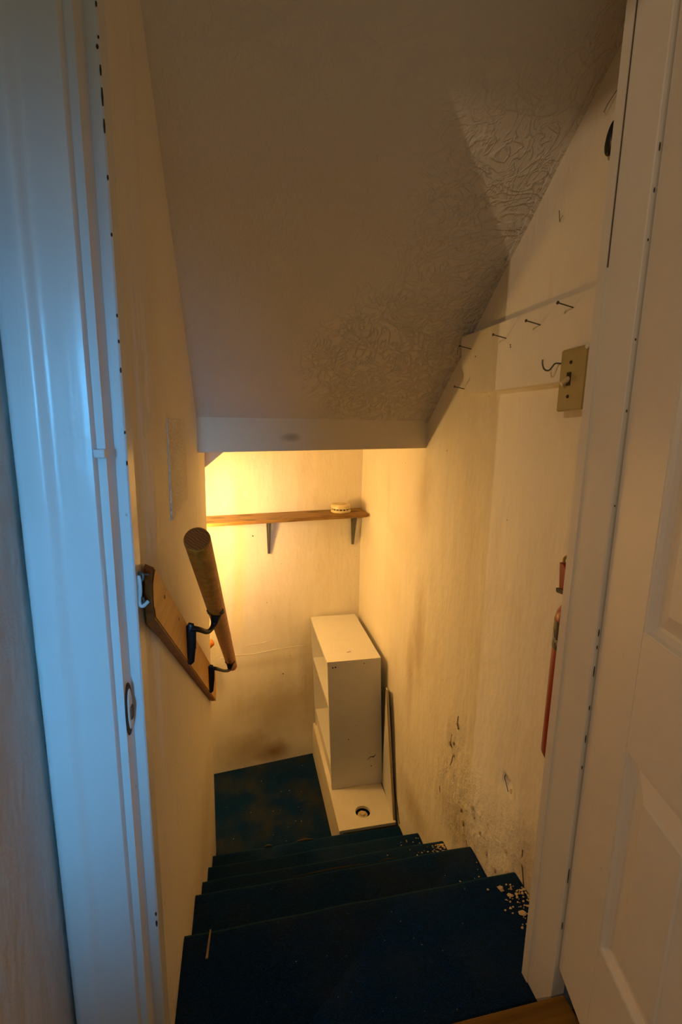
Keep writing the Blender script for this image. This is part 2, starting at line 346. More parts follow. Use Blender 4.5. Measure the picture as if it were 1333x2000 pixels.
# sloping ceiling over the stairs
bm = bmesh.new(); 
def ceil_quad(y0, y1, xa, xb, t=.08):
    return hexa([(xa, y0, ceil_z(y0)), (xb, y0, ceil_z(y0)), (xb, y1, ceil_z(y1)), (xa, y1, ceil_z(y1)), (xa, y0, ceil_z(y0)+t), (xb, y0, ceil_z(y0)+t), (xb, y1, ceil_z(y1)+t), (xa, y1, ceil_z(y1)+t)])
bm.free(); build('ceiling', ceil_quad(.62, 1.66, -.16, XR+.02), 'ceiling', kind='structure')
# soft cove where the ceiling meets the right wall
bm = prism([(.70, ceil_z(.70)), (1.65, ceil_z(1.65)), (1.65, ceil_z(1.65)-.006), (.70, ceil_z(.70)-.006)], 'x', XR-.010, XR+.01); build('trim_1', bm, 'ceiling', kind='structure')
build('trim_2', prism([(-.16, -.109), (XR+.02, -.089), (XR+.02, .05), (-.16, .05)], 'y', 1.64, 1.72, .003), 'beam', kind='structure')   # beam at the foot of the slope
# landing ceiling and the soffit that follows the next flight down to the left
build('ceiling', box(-.02, XR+.05, 1.72, 2.62, .0, .06), 'ceiling', kind='structure')
build('ceiling', prism([(.06, .06), (.06, -.02), (-1.36, -1.227), (-1.36, -1.14)], 'y', 1.957, 2.62), 'beam', kind='structure')
# landing floor and flight going on down to the left
fl = build('floor', hexa([(-.26, 1.76, ZL-.05), (XR+.02, 1.76, ZL-.05), (XR+.02, 2.62, ZL-.05), (-.26, 2.62, ZL-.05), (-.26, 1.76, ZL), (XR+.02, 1.76, ZL), (XR+.02, 2.62, ZL), (-.26, 2.62, ZL)]), 'carpet_low', kind='structure')
# ---------------------------------------------------------------- staircase
st = empty('staircase', (.25, 1.2, ZL), 'steep staircase covered in dark blue carpet going down to the landing', 'stairs')
NOS = [(.909, -1.114), (1.130, -1.261), (1.315, -1.423), (1.530, -1.600), (1.745, -1.771)]
def step(yb, yn, z, zbot, xa=None, xb=.6585, mat='carpet'):
    """one carpeted step: tread with a rounded, slightly wavy nosing over a recessed riser"""
    xa = xl(z)+.0004
    n = 40; b = bmesh.new(); prof = [(yb, 0), (yn-.02, 0), (yn-.008, -.0015), (yn-.001, -.006), (yn+.001, -.013), (yn-.004, -.022), (yn-.014, -.027), (yn-.022, -.03), (yn-.024, zbot-z), (yb, zbot-z)]
    R = []
    for i in range(n+1):
        x = xa+(xb-xa)*i/n; k = .0035*noise.noise((x*7, yn*9, 2))
        R.append([b.verts.new((x, y+(k if 0 < j < 9 else 0), z+h+(.0025*noise.noise((x*9, y*9, 7)) if j < 8 else 0))) for j, (y, h) in enumerate(prof)])
    m = len(prof)
    for i in range(n):
        for j in range(m): b.faces.new((R[i][j], R[i+1][j], R[i+1][(j+1) % m], R[i][(j+1) % m]))
    b.faces.new(R[0]); b.faces.new(R[-1][::-1])
    return build('step', b, mat, st, smooth=True)
prev = .50
for i, (y, z) in enumerate(NOS):
    zb2 = NOS[i+1][1] if i < 4 else ZL
    step(prev, y, z, zb2-.03 if i < 4 else ZL+.001); prev = y-.03
# frayed holes in the carpet nosing of the last step
for (x, w_) in ((.235, .035), (.08, .018)):
    b = tube([(x-w_, 1.742, -1.772), (x, 1.744, -1.7695), (x+w_, 1.742, -1.772)], [.002, .006, .002], 8); build('worn_hole', b, 'chip', st)
    b = tube([(x-w_, 1.748, -1.778), (x, 1.750, -1.777), (x+w_, 1.748, -1.778)], [.001, .003, .001], 8); build('bare_wood_nosing', b, 'splinter', st, label='strip of bare brown wood showing through the carpet')
for (y, z, xa_, xb_) in ((1.131, -1.262, .12, .34), (1.131, -1.262, .37, .43)):
    build('worn_hole', tube([(xa_, y-.003, z+.0005), ((xa_+xb_)/2, y, z+.001), (xb_, y-.003, z+.0005)], [.0008, .0022, .0008], 6), 'chip', st)
lf = empty('staircase', (-.6, 2.2, -3.0), 'lower flight of blue carpeted steps turning left off the landing', 'stairs')
for i in range(4):
    xa = -.24-.23*i; build('step', box(xa-.26, xa, 1.957, 2.30, -3.1, ZL-.17*(i+1)), 'carpet_low', lf)
# ---------------------------------------------------------------- door frame (all painted, left side gloss in the added daylight beam)
fr = empty('trim_3', (.2, .65, -1.0), kind='structure')
ZB, ZT = -1.16, .92
def casing_profile():
    # square inner edge, flat face, cove up to a proud outer band; (x, y)
    pts = [(-.166, .616), (-.166, .6045), (-.168, .602), (-.178, .6005), (-.203, .6005)]
    for k in range(7): a = k/6; pts.append((-.205-.016*a, .6003-.0055*(3*a*a-2*a**3)))
    pts += [(-.240, .5945), (-.2455, .596), (-.2485, .600), (-.2495, .606), (-.2515, .613), (-.2515, .62)]
    return pts
def rough_prism(pts, z0, z1, n=60, amp=.0003, bm=None):
    """profile extruded up with hand-painted unevenness"""
    b = bmesh.new(); R = []
    for i in range(n+1):
        z = z0+(z1-z0)*i/n
        R.append([b.verts.new((x+amp*noise.noise((z*9, k*.35, 1)), y+amp*noise.noise((z*9, k*.3, 8)), z)) for k, (x, y) in enumerate(pts)])
    m = len(pts)
    for i in range(n):
        for j in range(m): b.faces.new((R[i][j], R[i][(j+1) % m], R[i+1][(j+1) % m], R[i+1][j]))
    b.faces.new(R[0][::-1]); b.faces.new(R[-1]); return join(bm, b)
build('casing', rough_prism(casing_profile(), -1.0, ZT, 90), 'trim', fr, smooth=True)
build('jamb', rough_prism([(-.1565, .615), (-.1565, .70), (-.176, .70), (-.176, .615)], ZB, ZT, 90), 'trim', fr)
build('door_stop', rough_prism([(-.1435, .657), (-.142, .659), (-.142, .6945), (-.158, .6945), (-.158, .6565), (-.1445, .6565)], ZB, ZT, 90), 'trim', fr)
# right side
build('jamb', rough_prism([(.5485, .6135), (.5495, .6115), (.5540, .611), (.575, .611), (.575, .694), (.5485, .694)], -1.12, ZT, 90), 'trim_warm', fr)
build('door_stop', rough_prism([(.5463, .6775), (.5463, .6955), (.56, .6955), (.56, .6775)], -1.145, ZT, 90), 'trim_warm', fr)
build('stop_gap', tube([(.5482, .6768, .62), (.5482, .6768, .235)], .0011, 6), 'old_paint', fr)
build('head_jamb', box(-.17, .575, .615, .70, .80, .84), 'trim_warm', fr)
# chips along the hinge line, door casing edge and stop edge
def edgechips(x, y, zs, r, mat, nm='paint_chip'):
    for z, L in zs: build(nm, tube([(x, y, z), (x, y, z+L/2), (x, y, z+L)], [r*.6, r, r*.6], 6), mat, fr)
edgechips(-.1428, .6563, [(.345, .018), (.318, .014), (.375, .010), (.27, .005), (.21, .004), (.12, .004), (.09, .004), (.055, .006), (-.02, .004), (-.06, .006), (.44, .005), (.41, .003)], .0011, 'chip')
edgechips(-.1445, .6560, [(.40, .004), (-.78, .010), (-.76, .006)], .0016, 'chip')
edgechips(-.2512, .6085, [(-.105, .006), (-.13, .009), (-.141, .003), (-.375, .008), (-.39, .004), (-.42, .012), (-.45, .004), (-.49, .005), (-.545, .012), (-.56, .004), (-.61, .007), (-.665, .005), (-.71, .026), (-.74, .008), (-.79, .012), (-.83, .02)], .0010, 'chip')
edgechips(.5530, .6106, [(-.33, .012), (-.352, .006), (-.40, .018), (-.46, .008), (-.52, .014), (-.57, .006), (-.80, .03), (-.9, .015), (.36, .01), (.31, .006), (.02, .004), (.12, .003), (-.12, .003), (.25, .003)], .0009, 'chip')
# strike plate mortise in the left jamb and small painted catch above it
sp = build('strike_mortise', lathe((-.1562, .632, -.388), [(.020, 0), (.0195, .0012), (.017, .0013)], 26, axis=(1, 0, 0)), 'chip', fr)
for v in sp.data.vertices: v.co.z *= 1.9; v.co.y *= .95
sp = build('strike_plate', lathe((-.1552, .632, -.388), [(.0155, 0), (.0155, .0014), (.013, .0022)], 26, axis=(1, 0, 0)), 'trim', fr, label='paint smeared metal strike plate')
for v in sp.data.vertices: v.co.z *= 1.9; v.co.y *= .7
build('latch_hole', box(-.1535, -.1522, .627, .638, -.402, -.384, .002), 'nail', fr)
build('catch', box(-.166, -.1535, .598, .612, -.046, -.036, .002), 'trim', fr)
# hook latch on the stair side of the left jamb
hk = empty('latch_hook', (-.1435, .676, -.262), 'small white painted hook latch hanging at the upper end of the handrail board', 'latch')
build('screw_eye', tube(smoothpath([(-.1445, .676, -.213), (-.1385, .673, -.209), (-.1345, .671, -.213), (-.1365, .671, -.220), (-.1415, .673, -.219), (-.1415, .674, -.212)], 5), .0019, 8), 'steel', hk, smooth=True)
build('screw_shank', tube([(-.1365, .671, -.211), (-.1275, .675, -.213)], .0014, 8), 'steel', hk)
build('hook_arm', tube(smoothpath([(-.1410, .671, -.213), (-.1395, .669, -.222), (-.1395, .669, -.236), (-.1412, .669, -.245), (-.1410, .668, -.253), (-.1365, .668, -.256), (-.1300, .671, -.250)], 5), .0027, 8, flat=(1, .7)), 'hookpaint', hk, smooth=True)
build('screw_eye', tube(smoothpath([(-.1415, .673, -.246), (-.1365, .668, -.244), (-.1355, .668, -.250), (-.1415, .672, -.252)], 5), .0016, 8), 'steel', hk, smooth=True)

# room-side walls around the opening
build('wall_front', box(-.95, -.166, .62, .694, -1.0, 1.2), 'room', kind='structure')
build('wall_front', box(.565, 1.3, .62, .694, -2.05, 1.2), 'room', kind='structure')
build('wall_front', box(-.166, .565, .62, .694, .84, 1.2), 'room', kind='structure')
# pier left of the frame: its inner face fills the left edge of the view
pi = build('wall_left', box(-.36, -.2535, .40, .62, -1.0, 1.2, .003), 'room', kind='structure')
build('baseboard_left', box(-.2535, -.243, .405, .598, -1.0, -.90, .003), 'trim', kind='structure')
# upper floor: planks
fu = build('floor', box(-2.6, 1.3, -2.6, .52, -1.06, -1.004), 'threshold_dark', kind='structure')
pl = build('floor_plank', box(-.157, .546, .508, .579, -1.06, -1.0, .003), 'threshold', fu)
for (ya, yb) in ((.43, .504), (.35, .427), (.27, .347), (.19, .267), (.11, .187)): build('floor_plank', box(-.24, .62, ya, yb, -1.03, -1.001, .002), 'threshold_dark', fu)
build('knot', lathe((.445, .548, -.9999), [(.0075, 0), (.006, .0008)], 14), 'chip', pl)
# room shell behind the camera
build('wall_room', box(-2.7, 1.3, -2.7, -2.6, -1.0, 1.3), 'room', kind='structure')
build('wall_room', box(1.3, 1.4, -2.7, .70, -1.0, 1.3), 'room', kind='structure')
build('wall_room', box(-2.7, -2.6, -2.7, .70, -1.0, 1.3), 'room', kind='structure')
build('wall_room', box(-2.6, -.95, .62, .70, -1.0, 1.3), 'room', kind='structure')
build('ceiling', box(-2.7, 1.4, -2.7, .70, 1.2, 1.3), 'room', kind='structure')

# ---------------------------------------------------------------- panelled door standing open on the right
HX, HY = .5555, .6085
U = Vector((-.240, -.9708, 0)).normalized(); Nn = Vector((-U.y*-1, U.x*-1, 0)); Nn = Vector((-.9708, .240, 0)).normalized()
def dp(t, n, z): return Vector((HX, HY, 0))+U*t+Nn*n+Vector((0, 0, z))
dr = empty('door_1', (HX, HY, -1.0), kind='structure')
def dbox(t0, t1, n0, n1, z0, z1, bev=0.0):
    b = hexa([dp(t0, n0, z0), dp(t1, n0, z0), dp(t1, n1, z0), dp(t0, n1, z0), dp(t0, n0, z1), dp(t1, n0, z1), dp(t1, n1, z1), dp(t0, n1, z1)])
    bmesh.ops.recalc_face_normals(b, faces=b.faces)
    if bev: bmesh.ops.bevel(b, geom=b.edges[:], offset=bev, segments=2, affect='EDGES')
    return b
DW, DT = .655, -.036
TS = .103
build('stile', dbox(0, TS, 0, DT, -.985, .80, .0008), 'door', dr)
build('stile', dbox(DW-TS, DW, 0, DT, -.985, .80, .0008), 'door', dr)
build('mullion', dbox(DW/2-.05, DW/2+.05, 0, DT, -.985, .80, .0008), 'door', dr)
ZR = [(-.985, -.80), (-.453, -.276), (.36, .45), (.70, .80)]
for z0, z1 in ZR:
    build('rail', dbox(TS, DW/2-.05, -.0002, DT, z0, z1), 'door', dr); build('rail', dbox(DW/2+.05, DW-TS, -.0002, DT, z0, z1), 'door', dr)
def panel(t0, t1, z0, z1, wide):
    """recessed moulding, then a bevel rising to the raised field"""
    b = bmesh.new(); rings = []
    for (ins, dep) in ((0, -.0008), (.003, -.001), (.006, -.006), (.013, -.010), (.018, -.0105), (.018+wide, -.004), (.020+wide, -.0015)):
        rings.append([b.verts.new(dp(t, dep, z)) for t, z in ((t0+ins, z0+ins), (t1-ins, z0+ins), (t1-ins, z1-ins), (t0+ins, z1-ins))])
    for i in range(len(rings)-1):
        for k in range(4): b.faces.new((rings[i][k], rings[i][(k+1) % 4], rings[i+1][(k+1) % 4], rings[i+1][k]))
    b.faces.new(rings[-1]); bk = [b.verts.new(dp(t, -.034, z)) for t, z in ((t0, z0), (t1, z0), (t1, z1), (t0, z1))]; b.faces.new(bk[::-1])
    build('panel', b, 'door', dr)
for (ta, tb) in ((TS, DW/2-.05), (DW/2+.05, DW-TS)):
    panel(ta, tb, -.80, -.453, .028); panel(ta, tb, -.276, .36, .022); panel(ta, tb, .45, .70, .022)
for z in (-.72, .55):
    build('hinge', tube([(HX-.004, HY+.0, z), (HX-.004, HY+.0, z+.075)], .0032, 10), 'trim', dr) if False else None

# ---------------------------------------------------------------- handrail
hr = empty('handrail', (-.137, 1.3, -.6), 'round varnished pine handrail on two black brackets over a golden backing board', 'handrail')
A, B = Vector((-.068, .742, -.181)), Vector((-.0542, 1.925, -1.030)); ax = (B-A).normalized()
b = lathe((0, 0, 0), [(.0188, 0), (.0202, .0015), (.0205, .003), (.0205, (B-A).length-.003), (.019, (B-A).length)], 40)
q = Vector((0, 1, 0)).rotation_difference(ax)
for v in b.verts: v.co = Vector((v.co.x, v.co.y, v.co.z))
q0 = Vector((0, 0, 1)).rotation_difference(ax)
bmesh.ops.rotate(b, verts=b.verts, cent=(0, 0, 0), matrix=q0.to_matrix()); bmesh.ops.translate(b, verts=b.verts, vec=A)
build('rail', b, 'rail', hr, smooth=True)
build('rail_end', lathe(A-ax*.0006, [(.0186, 0), (.0186, .002)], 36, axis=ax), 'endgrain', hr, label='dark end grain of the round rail')
xw, xf = -.1395, -.1215
pts = [(.712, -.208), (.703, -.210), (.694, -.222), (.690, -.242), (.691, -.262), (.695, -.280), (.700, -.296), (1.852, -1.139), (1.875, -1.142), (1.905, -1.105), (1.912, -1.06), (1.900, -1.035), (1.86, -1.012)]
b = prism(pts, 'x', xw, xf)
for v in b.verts:      # the near end is cut on the slant: its front arris stands nearer the door
    if v.co.y < .72 and v.co.x > (xw+xf)/2: v.co.y -= .022 if v.co.z > -.215 else .030; v.co.z += .020 if v.co.z < -.27 else 0
b.normal_update()
bmesh.ops.bevel(b, geom=[e for e in b.edges if all(abs(v.co.x-xf) < 1e-5 for v in e.verts)], offset=.0025, segments=2, affect='EDGES')
for f in b.faces:
    f.normal_update()
    if (abs(f.normal.x) < .5 and f.normal.z < .4) or f.calc_center_median().y < .70: f.material_index = 1
build('backing_board', b, ['plate', 'plate_edge'], hr)
for (y, z, s) in ((.752, -.275, .0042), (.90, -.375, .0035), (1.17, -.563, .0035), (1.86, -1.065, .004), (1.84, -1.13, .003), (1.44, -.80, .003)):
    build('screw', lathe((xf-.0005, y, z), [(s, 0), (s*.8, .0012)], 6, axis=(1, 0, 0)), 'screwdark', hr)
for (yb_, zt_, zb_, ysd) in ((1.005, -.432, -.525, 1.076), (1.545, -.818, -.918, 1.745)):
    k = (ysd-A.y)/(B.y-A.y); rc = A.lerp(B, k); s = 1.0
    br = build('bracket', tube([(xf+.003, yb_, zb_), (xf+.006, yb_, zb_+.006), (xf+.009, yb_, (zt_+zb_)/2), (xf+.009, yb_, zt_-.02), (xf+.006, yb_, zt_-.002), (xf+.003, yb_, zt_)], [.004, .0075, .010, .011, .010, .005], 14, flat=(.45, 1)) , 'iron', hr, smooth=True)
    # curved arm to the saddle
    p0 = Vector((xf+.008, yb_, zt_-.010)); p3 = rc-Vector((0, -.002, .022))
    path = smoothpath([p0, p0+Vector((.016, .006, -.006)), p0.lerp(p3, .55)+Vector((.006, 0, -.028 if yb_ < 1.2 else -.022)), p3+Vector((-.005, -.006, -.024)), p3+Vector((0, 0, -.004))], 6)
    n = len(path); build('arm', tube(path, [.0075-.002*math.sin(math.pi*i/(n-1))+.0045*max(0, i/(n-1)-.7)/.3 for i in range(n)], 12), 'iron', br, smooth=True)
    pa = rc-ax*.011-Vector((0, 0, .0225)); pb = rc+ax*.011-Vector((0, 0, .0225))
    u_ = Vector((1, 0, 0)); b = bmesh.new()
    # cradle plate bent round the underside of the rail
    R = []
    for e in (-1, 1):
        row = []
        for j in range(9):
            a = math.radians(-52+104*j/8); c = rc+ax*.017*e; nv = Vector((math.sin(a), 0, -math.cos(a))); row.append((b.verts.new(c+nv*.0212), b.verts.new(c+nv*.0245)))
        R.append(row)
    for j in range(8):
        (a0, a1), (b0, b1), (c0, c1), (d0, d1) = R[0][j], R[0][j+1], R[1][j], R[1][j+1]
        b.faces.new((a1, b1, d1, c1)); b.faces.new((a0, c0, d0, b0)); b.faces.new((a0, b0, b1, a1)); b.faces.new((c0, c1, d1, d0))
    for j in (0, 8): b.faces.new((R[0][j][0], R[0][j][1], R[1][j][1], R[1][j][0]))
    build('saddle', b, 'iron', br)
    build('screw', lathe((xf+.017, yb_, zt_-.055), [(.0035, 0), (.002, .0015)], 10, axis=(1, 0, 0)), 'screwdark', br)
# end of the lower flight's rail, just past the end of the left wall
lr = empty('handrail', (-.2, 2.38, -1.1), 'short orange wooden rail end poking out past the left wall end', 'handrail')
build('rail', tube([(-.160, 2.36, -1.118), (-.166, 2.36, -1.122), (-.9, 2.36, -1.75)], [.014, .020, .020], 24), 'rail', lr, smooth=True)
build('bracket', tube(smoothpath([(-.30, 2.36, -1.26), (-.30, 2.39, -1.29), (-.30, 2.43, -1.28), (-.30, back_y(-.3)-.001, -1.26)], 5), .006, 10), 'iron', lr, smooth=True)

# ---------------------------------------------------------------- shelf with brackets and smoke alarm
sh = empty('wall_shelf', (.2, 2.4, -.5), 'knotty brown wooden shelf plank across the back wall on two grey brackets', 'shelf')
# plank edge runs parallel to the back wall
def sy(x, d): return back_y(x)-.002-d
zt0, zt1 = -.478, -.474
pts = [(-.42, 0), (.655, 0), (.655, .165), (.648, .182), (.632, .190), (-.42, .190)]
b = bmesh.new(); T = []; Bt = []
for x, d in pts:
    z = -.480+.006*(x/.65); T.append(b.verts.new((x, sy(x, d), z))); Bt.append(b.verts.new((x, sy(x, d), z-.016)))
b.faces.new(T); b.faces.new(Bt[::-1])
for i in range(len(pts)): b.faces.new((T[i], T[(i+1) % len(pts)], Bt[(i+1) % len(pts)], Bt[i]))
bmesh.ops.recalc_face_normals(b, faces=b.faces); bmesh.ops.bevel(b, geom=b.edges[:], offset=.0025, segments=2, affect='EDGES')
build('plank', b, 'shelf', sh)
for x, L in ((.138, .205), (.612, .190)):
    yw = back_y(x); zt_ = -.480+.006*(x/.65)-.0165
    # pressed-steel bracket: top arm, wall leg and a sloping front web tapering downwards
    b = box(x-.013, x+.013, yw-.180, yw-.003, zt_-.003, zt_)
    prism([(x-.013, zt_-.003), (x+.013, zt_-.003), (x+.006, zt_-L), (x-.006, zt_-L)], 'y', yw-.004, yw-.001, bm=b)
    hexa([(x-.006, yw-.010, zt_-L), (x+.006, yw-.010, zt_-L), (x+.006, yw-.004, zt_-L), (x-.006, yw-.004, zt_-L), (x-.013, yw-.045, zt_-.003), (x+.013, yw-.045, zt_-.003), (x+.013, yw-.038, zt_-.003), (x-.013, yw-.038, zt_-.003)], b)
    br = build('bracket', b, 'steel', sh)
    build('rib', tube([(x, yw-.043, zt_-.006), (x, yw-.010, zt_-L+.004)], [.005, .0028], 8), 'steel', br)
    build('screw', lathe((x, yw-.010, zt_-L+.006), [(.0035, 0), (.002, .002)], 10, axis=(0, -1, 0)), 'screwdark', br)
ac = Vector((.520, sy(.520, .085), -.4750))
al = empty('smoke_alarm', ac, 'round cream smoke alarm lying on the right end of the wooden shelf', 'smoke alarm')
build('base', lathe(ac, [(.050, 0), (.053, .003), (.053, .010), (.049, .014)], 48), 'alarm', al, smooth=True)
build('vent_band', lathe(ac+Vector((0, 0, .0135)), [(.047, 0), (.047, .008)], 48), 'screwdark', al, smooth=True, label='dark slotted band round the alarm')
build('cap', lathe(ac+Vector((0, 0, .0205)), [(.050, 0), (.0525, .002), (.0525, .016), (.050, .021), (.044, .0245), (.030, .0235), (.028, .0225), (0, .0225)], 48), 'alarm', al, smooth=True)
b = bmesh.new()
for k in range(16):
    a = k*math.tau/16; c = ac+Vector((math.cos(a)*.0475, math.sin(a)*.0475, .0175)); box(c.x-.0025, c.x+.0025, c.y-.0025, c.y+.0025, c.z-.004, c.z+.004, bm=b)
build('vent_ribs', b, 'alarm', al, kind='stuff')
build('test_button', box(ac.x-.006, ac.x+.022, ac.y-.014, ac.y-.006, ac.z+.043, ac.z+.0455, .001), 'alarm', al)

# ---------------------------------------------------------------- boxed-in base and leaning bookcase
ZX = -1.763
bx = empty('pipe_box', (.52, 2.1, ZL), 'low cream painted box on the landing floor with a round hole in its top', 'box')
XA, XB, YA = .392, .648, 1.7505
# top with a round hole
b = bmesh.new(); hc = Vector((.516, 1.835)); hrad = .0345; n = 40; yb0, yb1 = back_y(XA)-.003, back_y(XB)-.003
def ray_to_rect(a):
    d = Vector((math.cos(a), math.sin(a))); ts = []
    for (c, ds, o) in ((XA-.004, d.x, hc.x), (XB, d.x, hc.x), (YA, d.y, hc.y), (2.02, d.y, hc.y)):
        if abs(ds) > 1e-6 and (c-o)/ds > 0: ts.append((c-o)/ds)
    return hc+d*min(ts)
angs = sorted([k*math.tau/n-math.pi for k in range(n)]+[math.atan2(y-hc.y, x-hc.x) for x in (XA-.004, XB) for y in (YA, 2.02)])
def ring(z, outer): return [b.verts.new((*(ray_to_rect(a) if outer else hc+Vector((math.cos(a), math.sin(a)))*hrad), z)) for a in angs]
to, ti, bo, bi = ring(ZX, True), ring(ZX, False), ring(ZX-.014, True), ring(ZX-.014, False); m_ = len(angs)
for i in range(m_):
    j = (i+1) % m_
    b.faces.new((to[i], to[j], ti[j], ti[i])); b.faces.new((bo[i], bi[i], bi[j], bo[j])); b.faces.new((ti[i], ti[j], bi[j], bi[i])); b.faces.new((to[i], bo[i], bo[j], to[j]))
hexa([(XA-.004, 2.02, ZX-.014), (XB, 2.02, ZX-.014), (XB, yb1, ZX-.014), (XA-.004, yb0, ZX-.014), (XA-.004, 2.02, ZX), (XB, 2.02, ZX), (XB, yb1, ZX), (XA-.004, yb0, ZX)], b)
build('top_panel', b, 'boxtop', bx)
build('side_panel', hexa([(XA, YA, ZL+.001), (XA+.014, YA, ZL+.001), (XA+.014, yb0, ZL+.001), (XA-.006, yb0, ZL+.001), (XA, YA, ZX-.0145), (XA+.014, YA, ZX-.0145), (XA+.014, yb0, ZX-.0145), (XA-.006, yb0, ZX-.0145)]), 'boxtop', bx)
build('end_panel', box(XA+.0145, XB, YA, YA+.014, ZL+.001, ZX-.0145), 'threshold_dark', bx)
build('capped_pipe', lathe((.516, 1.838, ZL+.001), [(.020, 0), (.020, .165), (.0245, .168), (.0245, .182), (.015, .185), (.012, .192), (0, .193)], 8), 'plaster', bx)

bc = empty('bookcase', (.51, 2.25, ZX), 'narrow white bookcase with open shelves standing on the low cream box', 'bookcase')
ZT2 = -1.088; LEAN = -.030/(ZT2-ZX)
def lx(z): return LEAN*(z-ZX)
YN = 1.992; YB_ = 2.518
def shear(b):
    for v in b.verts: v.co.x += lx(v.co.z)
    return b
xa, xb = .400, .656
def sbox(*a, bev=.0008): return shear(box(*a, bev))
build('side_panel', sbox(xa, xb, YN, YN+.016, ZX+.001, ZT2-.0165), 'laminate', bc)
build('side_panel', sbox(xa, xb, YB_-.016, YB_, ZX+.001, ZT2-.0165), 'laminate', bc)
build('top_panel', sbox(xa-.001, xb+.001, YN-.001, YB_+.001, ZT2-.016, ZT2), 'laminate', bc)
for z in (-1.345, -1.672): build('shelf', sbox(xa+.003, xb-.004, YN+.0165, YB_-.0165, z, z+.016), 'laminate', bc)
build('plinth', sbox(xa+.008, xa+.022, YN+.0165, YB_-.0165, ZX+.001, -1.673), 'laminate', bc)
build('back_panel', sbox(xb-.0035, xb-.0005, YN+.0005, YB_-.0005, ZX+.002, ZT2-.017, bev=0), 'laminate', bc)
for (x, z, r) in ((.575, -1.110, .0028), (.425, -1.118, .004), (.438, -1.117, .004), (.49, -1.10, .0015), (.49, -1.50, .003), (.60, -1.66, .0032), (.53, -1.43, .0015)):
    build('scuff', lathe((x+lx(z), YN-.0002, z), [(r, 0), (r*.6, .0008)], 8, axis=(0, -1, 0)), 'screwdark', bc)
build('scuff', tube([(.625+lx(-1.6), YN-.0004, -1.600), (.612+lx(-1.6), YN-.0004, -1.612), (.60+lx(-1.6), YN-.0004, -1.608), (.582+lx(-1.6), YN-.0004, -1.622)], [.0008, .003, .002, .0006], 6, flat=(1, 1)), 'nail', bc)
build('scuff', tube([(.48, 2.07, ZT2+.0002), (.50, 2.075, ZT2+.0002)], .0015, 6), 'nail', bc)
lb = empty('leaning_board', (.655, 1.9, ZL), 'thin pale board standing between the bookcase and the right wall', 'board')
build('face', hexa([(.637, 1.752, -1.768), (.652, 1.752, -1.768), (.655, 1.98, -1.768), (.650, 1.98, -1.768), (.634, 1.792, -1.19), (.645, 1.792, -1.19), (.655, 1.98, -1.24), (.652, 1.98, -1.24)]), 'laminate', lb) if False else None
b = hexa([(.640, 1.765, ZX+.001), (.650, 1.765, ZX+.001), (.6575, 1.985, ZX+.001), (.6535, 1.985, ZX+.001), (.630, 1.90, -1.20), (.638, 1.90, -1.20), (.6575, 1.985, -1.24), (.6535, 1.985, -1.24)])
build('board_face', b, 'laminate', lb)
build('edge_strip', tube([(.642, 1.763, ZX+.001), (.636, 1.83, -1.48), (.630, 1.898, -1.20)], .0042, 4), 'pineedge', lb, label='raw yellow edge of the board')

# ---------------------------------------------------------------- hook board with nails on the right wall
hb = empty('hook_board', (.65, 1.1, .17), 'white painted board with nails and a cup hook high on the right wall', 'board')
xf2, xk = .632, .6625
pts = [(.70, .2465), (1.344, .2445), (1.335, .165), (1.316, .140), (1.302, .083), (.70, .087)]
b = prism(pts, 'x', xf2, xk, .0012)
build('board', b, 'wall_left', hb)
def nail(y, z, L=.036, nm='nail', dz=.006, dy=-.004, mat='nail', x0=xf2, par=None):
    p1 = Vector((x0-L, y+dy, z+dz)); p0 = Vector((x0+.008, y, z-.001)); d = (p1-p0).normalized()
    b = tube([p0, p1], .0013, 8); tube([p1, p1+d*.0015], .0033, 10, bm=b)
    return build(nm, b, mat, par or hb)
nail(1.279, .203); nail(1.099, .203); nail(.964, .209); nail(.862, .222); nail(1.309, .097, .034, x0=xf2+.004)
c0 = Vector((xf2, .882, .121))
build('cup_hook', tube(smoothpath([c0+Vector((.004, 0, 0)), c0+Vector((-.012, 0, 0)), c0+Vector((-.018, 0, -.006)), c0+Vector((-.026, 0, -.014)), c0+Vector((-.036, 0, -.012)), c0+Vector((-.041, 0, -.002)), c0+Vector((-.0415, 0, .006))], 5), .0016, 10), 'steel', hb, smooth=True)
for (y, z) in ((1.25, .180), (1.077, .185), (1.075, .180)): build('nail_hole', lathe((xf2+.0005, y, z), [(.0022, 0), (.0018, .001)], 8, axis=(-1, 0, 0)), 'screwdark', hb)
# light switch
sw = empty('light_switch', (.631, .84, .09), 'almond coloured light switch with two screws beside the door frame', 'switch')
y0, y1, z0, z1 = .798, .873, .026, .1465
build('plate', prism([(y0, z0+.004), (y1, z0), (y1, z1-.002), (y0, z1)], 'x', .6245, .6315, .0022), 'switch', sw)
build('toggle', tube([(.6245, .843, .088), (.6175, .843, .084), (.6085, .843, .078)], [.0062, .0052, .0044], 8, flat=(.8, 1)), 'alarm', sw, label='cream toggle flipped down')
build('toggle_collar', box(.6230, .6250, .837, .849, .075, .101, .001), 'screwdark', sw)
build('paint_blob', lathe((.6245, .800, .143), [(.005, 0), (.004, .002), (.001, .003)], 12, axis=(-1, 0, 0)), 'trim', sw, label='blob of white paint on the plate corner')
for z in (.119, .055): build('screw', lathe((.6246, .841, z), [(.0036, 0), (.003, .0018)], 12, axis=(-1, 0, 0)), 'screwdark', sw)
